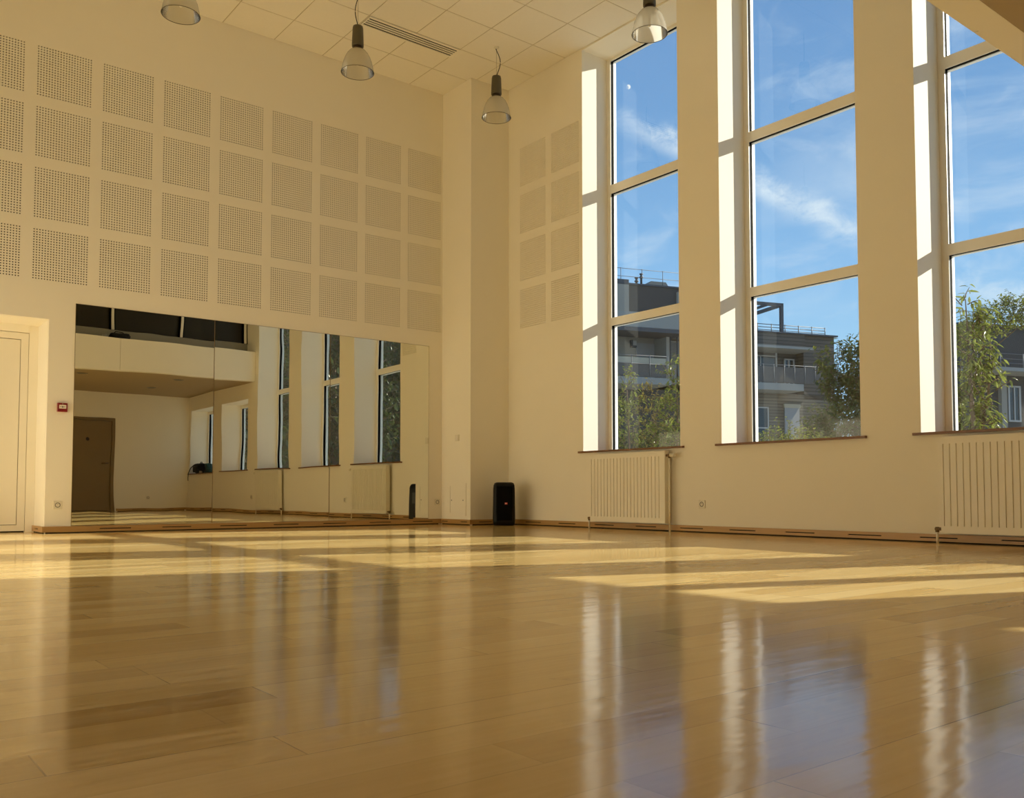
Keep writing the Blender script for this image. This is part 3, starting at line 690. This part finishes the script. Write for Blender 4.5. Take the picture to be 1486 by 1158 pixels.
tree('hedge', 'dark hedge behind the young trees in the first tall window', 'hedge', (8.6, 5.0, Gz), [[(0, 0, 0, .03), (0, .4, 1.0, .02), (0, .6, 1.9, .01)], [(0, 0, 0, .03), (0, -.7, 1.0, .02), (0, -.9, 1.9, .01)]],
     [((0, 1.1, 1.55), (.4, .6, .6)), ((0, .3, 1.6), (.4, .6, .65)), ((0, -.5, 1.6), (.4, .6, .65)), ((0, -1.2, 1.6), (.4, .6, .6)), ((0, .7, .8), (.4, .9, .6)), ((0, -.8, .8), (.4, .9, .6))], 6000, .11, 'hedge', 33, twig=.7)
tree('shrub', 'low bright green shrub along the foot of the middle window', 'shrub', (4, -1.92, Gz), [[(0, 0, 0, .02), (0, .3, .9, .01)], [(0, 0, 0, .02), (0, -.3, .9, .01)], [(0, 0, 0, .02), (.05, 0, 1.1, .01)]],
     [((0, .45, 1.08), (.3, .35, .38)), ((0, .0, 1.16), (.3, .35, .42)), ((0, -.4, 1.12), (.3, .3, .38)), ((0, .1, .6), (.35, .7, .4))], 5200, .05, 'leaf', 5)
tree('cherry_tree', 'long-leaved tree close outside the window next to the mezzanine', 'tree', (5, -4.13, Gz), [[(0, 0, 0, .05), (0, .03, 1.3, .04), (.02, .08, 2.4, .02), (.0, .10, 3.2, .006)], [(0, .02, 1.0, .03), (.1, -.12, 1.9, .02), (.1, -.16, 2.6, .008)]],
     [((0, .34, 2.5), (.22, .14, .35)), ((0, .34, 1.9), (.25, .16, .45)), ((0, .28, 1.2), (.3, .2, .5)), ((0, -.04, 2.55), (.25, .16, .38)), ((0, -.10, 2.0), (.25, .15, .4)), ((0, -.02, 1.45), (.25, .18, .3)), ((0, .12, 3.1), (.04, .05, .16))], 2200, .125, 'leaf', 6, droop=.7, slim=.62, twig=.55)
tree('hedge_tree', 'pale tree line rising above the dark building beyond the mezzanine window', 'tree', (14, -.8, Gz), [[(0, .62, 0, .04), (0, .62, 3.0, .03), (0, .6, 4.6, .01)], [(0, .62, 3.7, .02), (0, -.2, 4.3, .012), (0, -1.0, 4.45, .006)]],
     [((0, .55, 4.45), (.5, .45, .35)), ((0, 0, 4.55), (.5, .5, .4)), ((0, -.6, 4.45), (.5, .5, .4)), ((0, -1.1, 4.4), (.5, .5, .4))], 3200, .085, 'leaf', 8, twig=.8)
tree('shrub', 'low shrub at the foot of the window next to the mezzanine', 'shrub', (4.5, -4.85, Gz), [[(0, 0, 0, .02), (0, .1, 1.0, .008)], [(0, 0, 0, .02), (0, -.3, 1.0, .008)]],
     [((0, .1, .95), (.25, .35, .45)), ((0, -.4, .95), (.25, .35, .45))], 1500, .05, 'leaf', 9)
# greenery beyond, seen only in the mirror
for k, (x, y, h, lab) in enumerate([(4.5, -20, 7.0, 'dark tree mirrored in the window next to the mezzanine'), (11.0, -26, 8.5, 'dark tree mirrored in the middle window'), (18.0, -31, 9.5, 'dark tree mirrored in the window nearest the pillar')]):
    tree('dark_tree', lab, 'tree', (x, y, Gz), [[(0, 0, 0, .2), (.1, 0, h*.5, .14), (0, 0, h*.95, .03)]],
         [((0, 0, h*.30), (2.6, 1.2, h*.28)), ((0, 0, h*.55), (2.8, 1.3, h*.30)), ((0, 0, h*.80), (2.2, 1.1, h*.22))], 5200, .30, 'hedge', 20 + k, group='dark trees mirrored in the windows')
bw = thing('garden_building', 'dark flat-roofed building behind the mirrored trees', 'building', (14, -36, Gz))
box(-14, 12, -3, 0, 0, 9.5).build('facade', M['dkolive'], bw); box(-14.2, 12.2, -3, .15, 9.5, 9.8).build('roof_edge', M['dkmetal'], bw)

# the block of flats across the garden: local x runs along the street front, local y comes towards the hall
PX, PY = 32.852, 27.866; RZ = math.atan2(-.326, .945)
def block(name, label): return thing(name, label, 'building', (PX, PY, 0), rz=RZ)
def part(name, m, parent, *bx):
    b = MB()
    for q in bx: b.box(*q)
    return b.build(name, M[m], parent)
def railing(parent, s0, s1, y, z0, z1, n, rails, m, r=.03):
    for i in range(n + 1):
        s = s0 + (s1 - s0)*i/n
        MB().cyl((s, y, z0), (s, y, z1), r, 6).build('rail_post', M[m], parent)
    for z in rails: MB().cyl((s0, y, z), (s1, y, z), r*.8, 6).build('rail_bar', M[m], parent)
# front faces lie at local y = 0 .. -depth behind; the camera looks from local y < 0
b1 = block('apartment_building', 'grey flat-roofed apartment block filling the first tall window')
part('attic_storey', 'dkclad', b1, (-9, 4.7, 1.2, 8, 11.3, 13.35))
part('parapet', 'dkmetal', b1, (-9.1, 4.8, 1.1, 8, 13.35, 13.45), (-9.1, -.65, 1.0, 8, 13.3, 13.62))
part('attic_pier', 'render', b1, (-2.0, -.65, 1.0, 1.3, 11.3, 13.35), (2.75, 2.9, 1.0, 1.2, 11.3, 13.1))
part('roof_terrace_slab', 'slab', b1, (-9, 4.8, -1.4, 8, 10.2, 11.1))
part('soffit_board', 'dkmetal', b1, (-9, 1.9, -1.45, .5, 9.95, 10.18))
part('facade', 'render', b1, (-9, 2.0, 1.3, 8, 7.3, 10.1), (1.2, 1.42, -.3, 1.3, 7.3, 10.0))
part('ground_facade', 'dkclad', b1, (-9, 4.7, 1.3, 8, -.25, 6.9))
part('shutter', 'shut', b1, (-.05, 1.45, 1.22, 1.3, 7.4, 9.75), (-2.4, -1.4, 1.22, 1.3, 7.4, 9.75))
lv = part('louvred_screen', 'dkmetal', b1, (1.46, 1.52, -.3, -.2, 7.4, 10.0), (1.95, 2.01, -.3, -.2, 7.4, 10.0))
for i in range(16): box(1.52, 1.95, -.29, -.23, 8.3 + i*.085, 8.345 + i*.085).build('louvre', M['meshp'], lv)
part('side_facade', 'slab', b1, (2.0, 4.7, 1.6, 8, 7.3, 10.1))
part('wall_lamp', 'wframe', b1, (-.36, -.10, 1.1, 1.3, 9.55, 9.86)); part('lamp_bracket', 'dkmetal', b1, (-.46, -.36, 1.05, 1.3, 9.5, 9.9), (-.46, -.10, 1.05, 1.3, 9.44, 9.55))
part('balcony_slab', 'slab', b1, (-9, .9, -1.4, 1.3, 6.85, 7.25))
part('balcony_screen', 'meshp', b1, (-9, .6, -1.32, -1.28, 7.3, 8.05)); part('balcony_band', 'cream', b1, (-9, .6, -1.33, -1.27, 8.07, 8.42))
railing(b1, -8.8, .7, -1.36, 7.25, 8.58, 8, (8.54, 8.06), 'galv', .022)
railing(b1, -8.4, 4.7, 1.15, 13.4, 14.38, 9, (14.34, 13.85), 'galv', .022)
for s, h in ((.18, 13.95), (.52, 14.22)):
    MB().lathe([(.07, 13.4), (.07, h - .3), (.13, h - .28), (.13, h - .2), (.07, h - .18), (.07, h - .08), (.12, h - .06), (.12, h)], (s, 1.6, 0), n=10).build('flue', M['dkmetal'], b1)
MB().add([(.8, 1.4, 13.4), (2.4, 1.4, 13.4), (2.15, 1.4, 13.75), (1.1, 1.4, 13.75), (.8, 2.6, 13.4), (2.4, 2.6, 13.4), (2.15, 2.6, 13.75), (1.1, 2.6, 13.75)], [(0, 1, 2, 3), (4, 7, 6, 5), (0, 4, 5, 1), (1, 5, 6, 2), (2, 6, 7, 3), (3, 7, 4, 0)]).build('roof_unit', M['render'], b1)

b2 = block('terraced_apartment_block', 'timber-clad block with roof pergola seen through the middle window')
part('facade', 'clad', b2, (12.0, 14.45, .8, 9, 6.6, 10.85), (5.2, 12.0, 1.55, 9, 6.6, 9.9), (5.2, 12.0, .6, 9, 9.85, 10.85))
part('ground_facade', 'clad2', b2, (5.2, 14.35, .8, 9, -.25, 6.9))
part('parapet', 'dkmetal', b2, (5.2, 14.55, .5, 9, 10.83, 10.93))
part('canopy', 'slab', b2, (5.2, 11.9, -.4, 1.55, 9.68, 9.84))
part('balcony_slab', 'slab', b2, (5.2, 10.7, -.9, 1.55, 6.92, 7.36))
part('balcony_screen', 'meshp', b2, (5.2, 12.4, -.82, -.78, 7.4, 8.40))
railing(b2, 5.4, 12.4, -.84, 7.36, 8.55, 9, (8.52,), 'galv', .022)
f = part('window_frame', 'wframe', b2, (10.98, 11.06, 1.45, 1.55, 7.4, 9.35), (11.3, 11.38, 1.45, 1.55, 7.4, 9.35), (11.68, 11.78, 1.45, 1.55, 7.4, 9.35), (10.98, 11.78, 1.45, 1.55, 9.27, 9.35)); box(11.06, 11.68, 1.5, 1.56, 7.4, 9.27).build('glass', M['wglass'], f)
f = part('window_frame', 'wframe', b2, (8.3, 8.4, 1.45, 1.55, 7.4, 9.5), (9.1, 9.18, 1.45, 1.55, 7.4, 9.5), (10.3, 10.42, 1.45, 1.55, 7.4, 9.75), (8.3, 10.4, 1.45, 1.55, 9.42, 9.5)); box(8.4, 10.3, 1.5, 1.56, 7.4, 9.42).build('glass', M['wglass'], f)
f = part('window_frame', 'wframe', b2, (8.0, 8.08, .70, .80, 3.3, 6.0), (9.1, 9.18, .70, .80, 3.3, 6.0), (8.0, 9.18, .70, .80, 5.92, 6.0), (8.0, 9.18, .70, .80, 4.6, 4.68)); box(8.08, 9.1, .75, .81, 3.3, 5.92).build('glass', M['wglass'], f)
part('shutter', 'shut', b2, (10.42, 11.55, .70, .80, 4.0, 6.0)); part('shutter_box', 'cream', b2, (10.35, 11.62, .66, .80, 6.0, 6.25))
railing(b2, 5.3, 13.7, .75, 10.85, 11.45, 8, (11.41, 11.22, 11.04), 'dkmetal', .03)
pg = part('pergola', 'dkmetal', b2, (10.22, 10.42, .7, .9, 10.85, 12.85), (5.3, 5.5, .7, .9, 10.85, 12.85), (5.3, 10.42, .7, .9, 12.65, 12.85), (5.3, 10.42, 4.6, 4.8, 12.65, 12.85), (10.22, 10.42, .9, 4.6, 12.65, 12.85))
for s in (9.3, 8.3, 7.3, 6.4): box(s, s + .2, .9, 4.6, 12.7, 12.82).build('slat', M['dkmetal'], pg)
MB().cyl((14.1, .7, 6.7), (14.1, .7, 8.0), .05, 8).build('downpipe', M['wframe'], b2)

b3 = block('dark_apartment_block', 'dark-walled block with balconies beyond the window next to the mezzanine')
part('facade', 'dkclad', b3, (25.4, 42, .8, 9, -.25, 12.4))
part('parapet', 'dkmetal', b3, (25.3, 42, .6, 9, 12.4, 12.6))
part('balcony_slab', 'slab', b3, (24.6, 42, -1.2, .8, 8.95, 9.2))
railing(b3, 24.8, 41.5, -1.1, 9.2, 10.2, 8, (10.16, 9.8, 9.5), 'galv')
f = part('window_frame', 'wframe', b3, (29.55, 29.7, .7, .82, 5.7, 8.2), (30.6, 30.75, .7, .82, 5.7, 8.2), (29.55, 30.75, .7, .82, 8.1, 8.22), (30.1, 30.2, .7, .82, 5.7, 8.2), (29.55, 30.75, .7, .82, 5.6, 5.72)); box(29.7, 30.6, .76, .83, 5.7, 8.1).build('glass', M['wglass'], f)
part('pier', 'render', b3, (28.7, 29.2, .5, .9, -.25, 8.9))
railing(b3, 25.6, 41.5, 1.0, 12.6, 13.5, 14, (13.46,), 'galv', .03)

# ------------------------------------------------------------------ sky
wd = bpy.data.worlds.new('sky'); bpy.context.scene.world = wd; wd.use_nodes = True
nt = wd.node_tree; N = nt.nodes; L = nt.links; bg = N['Background']
tc = N.new('ShaderNodeTexCoord'); nm = N.new('ShaderNodeVectorMath'); nm.operation = 'NORMALIZE'; L.new(tc.outputs['Generated'], nm.inputs[0]); D = nm.outputs[0]
sp = N.new('ShaderNodeSeparateXYZ'); L.new(D, sp.inputs[0])
cr = N.new('ShaderNodeValToRGB'); L.new(sp.outputs[2], cr.inputs[0])
el = cr.color_ramp.elements
el[0].position = 0.0; el[0].color = (.50, .78, .97, 1); el[1].position = 1.0; el[1].color = (.10, .22, .48, 1)
for p_, c_ in ((.12, (.40, .70, .96)), (.24, (.27, .54, .88)), (.36, (.19, .41, .74)), (.5, (.15, .33, .64))):
    k = el.new(p_); k.color = (*c_, 1)
def mth(op, a, b=None, c=None):
    n = N.new('ShaderNodeMath'); n.operation = op
    for i, x in enumerate((a, b, c)):
        if x is None: continue
        if isinstance(x, (int, float)): n.inputs[i].default_value = x
        else: L.new(x, n.inputs[i])
    return n.outputs[0]
def dot(v):
    n = N.new('ShaderNodeVectorMath'); n.operation = 'DOT_PRODUCT'; n.inputs[1].default_value = v; L.new(D, n.inputs[0]); return n.outputs['Value']
def smooth(x, a, b):
    n = N.new('ShaderNodeMapRange'); n.interpolation_type = 'SMOOTHSTEP'; n.inputs[1].default_value = a; n.inputs[2].default_value = b; L.new(x, n.inputs[0]); return n.outputs[0]
def noise(sc, scale3, det=6, rough=.6, dist=0.6, rot=(0, 0, 0)):
    mp = N.new('ShaderNodeMapping'); mp.inputs['Scale'].default_value = scale3; mp.inputs['Rotation'].default_value = rot; L.new(D, mp.inputs['Vector'])
    n = N.new('ShaderNodeTexNoise'); n.inputs['Scale'].default_value = sc; n.inputs['Detail'].default_value = det; n.inputs['Roughness'].default_value = rough; n.inputs['Distortion'].default_value = dist
    L.new(mp.outputs[0], n.inputs['Vector']); return n.outputs['Fac']
nz = noise(9, (1, 1, 2.2), rot=(.3, .4, .2))
cl = mth('MULTIPLY', smooth(nz, .50, .78), .34)
nz2 = noise(4, (1, 1, 3.0), 7, .62, .9, rot=(.2, -.5, 1.0))
cl = mth('ADD', cl, mth('MULTIPLY', mth('MULTIPLY', smooth(nz2, .42, .75), smooth(sp.outputs[0], .74, .84)), .40))     # more wisps towards the hall's mezzanine end
nb = noise(26, (1, 1, 1.6), 6, .65, .4)
for nv, wdt, amt in (((-.058, .5557, -.8294), .020, .62), ((-.1028, .5887, -.8018), .016, .26)):
    a = mth('ABSOLUTE', mth('ADD', dot(nv), mth('MULTIPLY', mth('SUBTRACT', nb, .5), .02)))
    band = mth('SUBTRACT', 1.0, smooth(a, .002, wdt))
    cl = mth('ADD', cl, mth('MULTIPLY', mth('MULTIPLY', band, smooth(nb, .25, .75)), mth('MULTIPLY', smooth(sp.outputs[0], .62, .70), amt)))
cc = N.new('ShaderNodeClamp'); L.new(cl, cc.inputs[0])
mx = N.new('ShaderNodeMix'); mx.data_type = 'RGBA'; L.new(cc.outputs[0], mx.inputs[0]); L.new(cr.outputs[0], mx.inputs[6]); mx.inputs[7].default_value = (.80, .92, 1.0, 1)
moon = tuple(Vector((.6508, .634, .4177)).normalized()); moon2 = tuple(Vector((.6492, .6362, .4170)).normalized())
mm = smooth(dot(moon), math.cos(.0026), math.cos(.0016)); m2 = smooth(dot(moon2), math.cos(.0034), math.cos(.0022))
mk = mth('MULTIPLY', mm, mth('SUBTRACT', 1.0, mth('MULTIPLY', m2, .8)))
mx2 = N.new('ShaderNodeMix'); mx2.data_type = 'RGBA'; L.new(mk, mx2.inputs[0]); L.new(mx.outputs[2], mx2.inputs[6]); mx2.inputs[7].default_value = (.95, 1.0, 1.0, 1)
L.new(mx2.outputs[2], bg.inputs[0]); bg.inputs[1].default_value = .77

# ------------------------------------------------------------------ sun
sun = bpy.data.lights.new('sun', 'SUN'); sun.energy = 7.0; sun.angle = math.radians(.53); sun.color = (1, .945, .80)
so = bpy.data.objects.new('sun', sun); C.objects.link(so)
so.rotation_euler = Vector((1, -.354, .467)).to_track_quat('Z', 'Y').to_euler()
so.location = (20, -10, 12)

# ------------------------------------------------------------------ camera
cam = bpy.data.cameras.new('camera'); co = bpy.data.objects.new('camera', cam); C.objects.link(co)
cam.sensor_fit = 'HORIZONTAL'; cam.sensor_width = 36; cam.lens = 1298.66/1486*36; cam.shift_y = (656.8 - 579)/1486
cam.clip_start = .02; cam.clip_end = 500
co.location = (-6.948, -9.534, .3783); co.rotation_euler = (PI/2 + .0463, 0, -.6665)
sc = bpy.context.scene; sc.camera = co
sc.view_settings.view_transform = 'Standard'; sc.view_settings.look = 'None'; sc.view_settings.gamma = 1; sc.view_settings.use_curve_mapping = False
sc.view_settings.exposure = .38
cy = sc.cycles
cy.max_bounces = 14; cy.diffuse_bounces = 10; cy.glossy_bounces = 6; cy.transmission_bounces = 8; cy.transparent_max_bounces = 16
cy.sample_clamp_indirect = 8; cy.caustics_reflective = True; cy.blur_glossy = .3; cy.use_denoising = True; cy.use_adaptive_sampling = True; cy.adaptive_threshold = .01
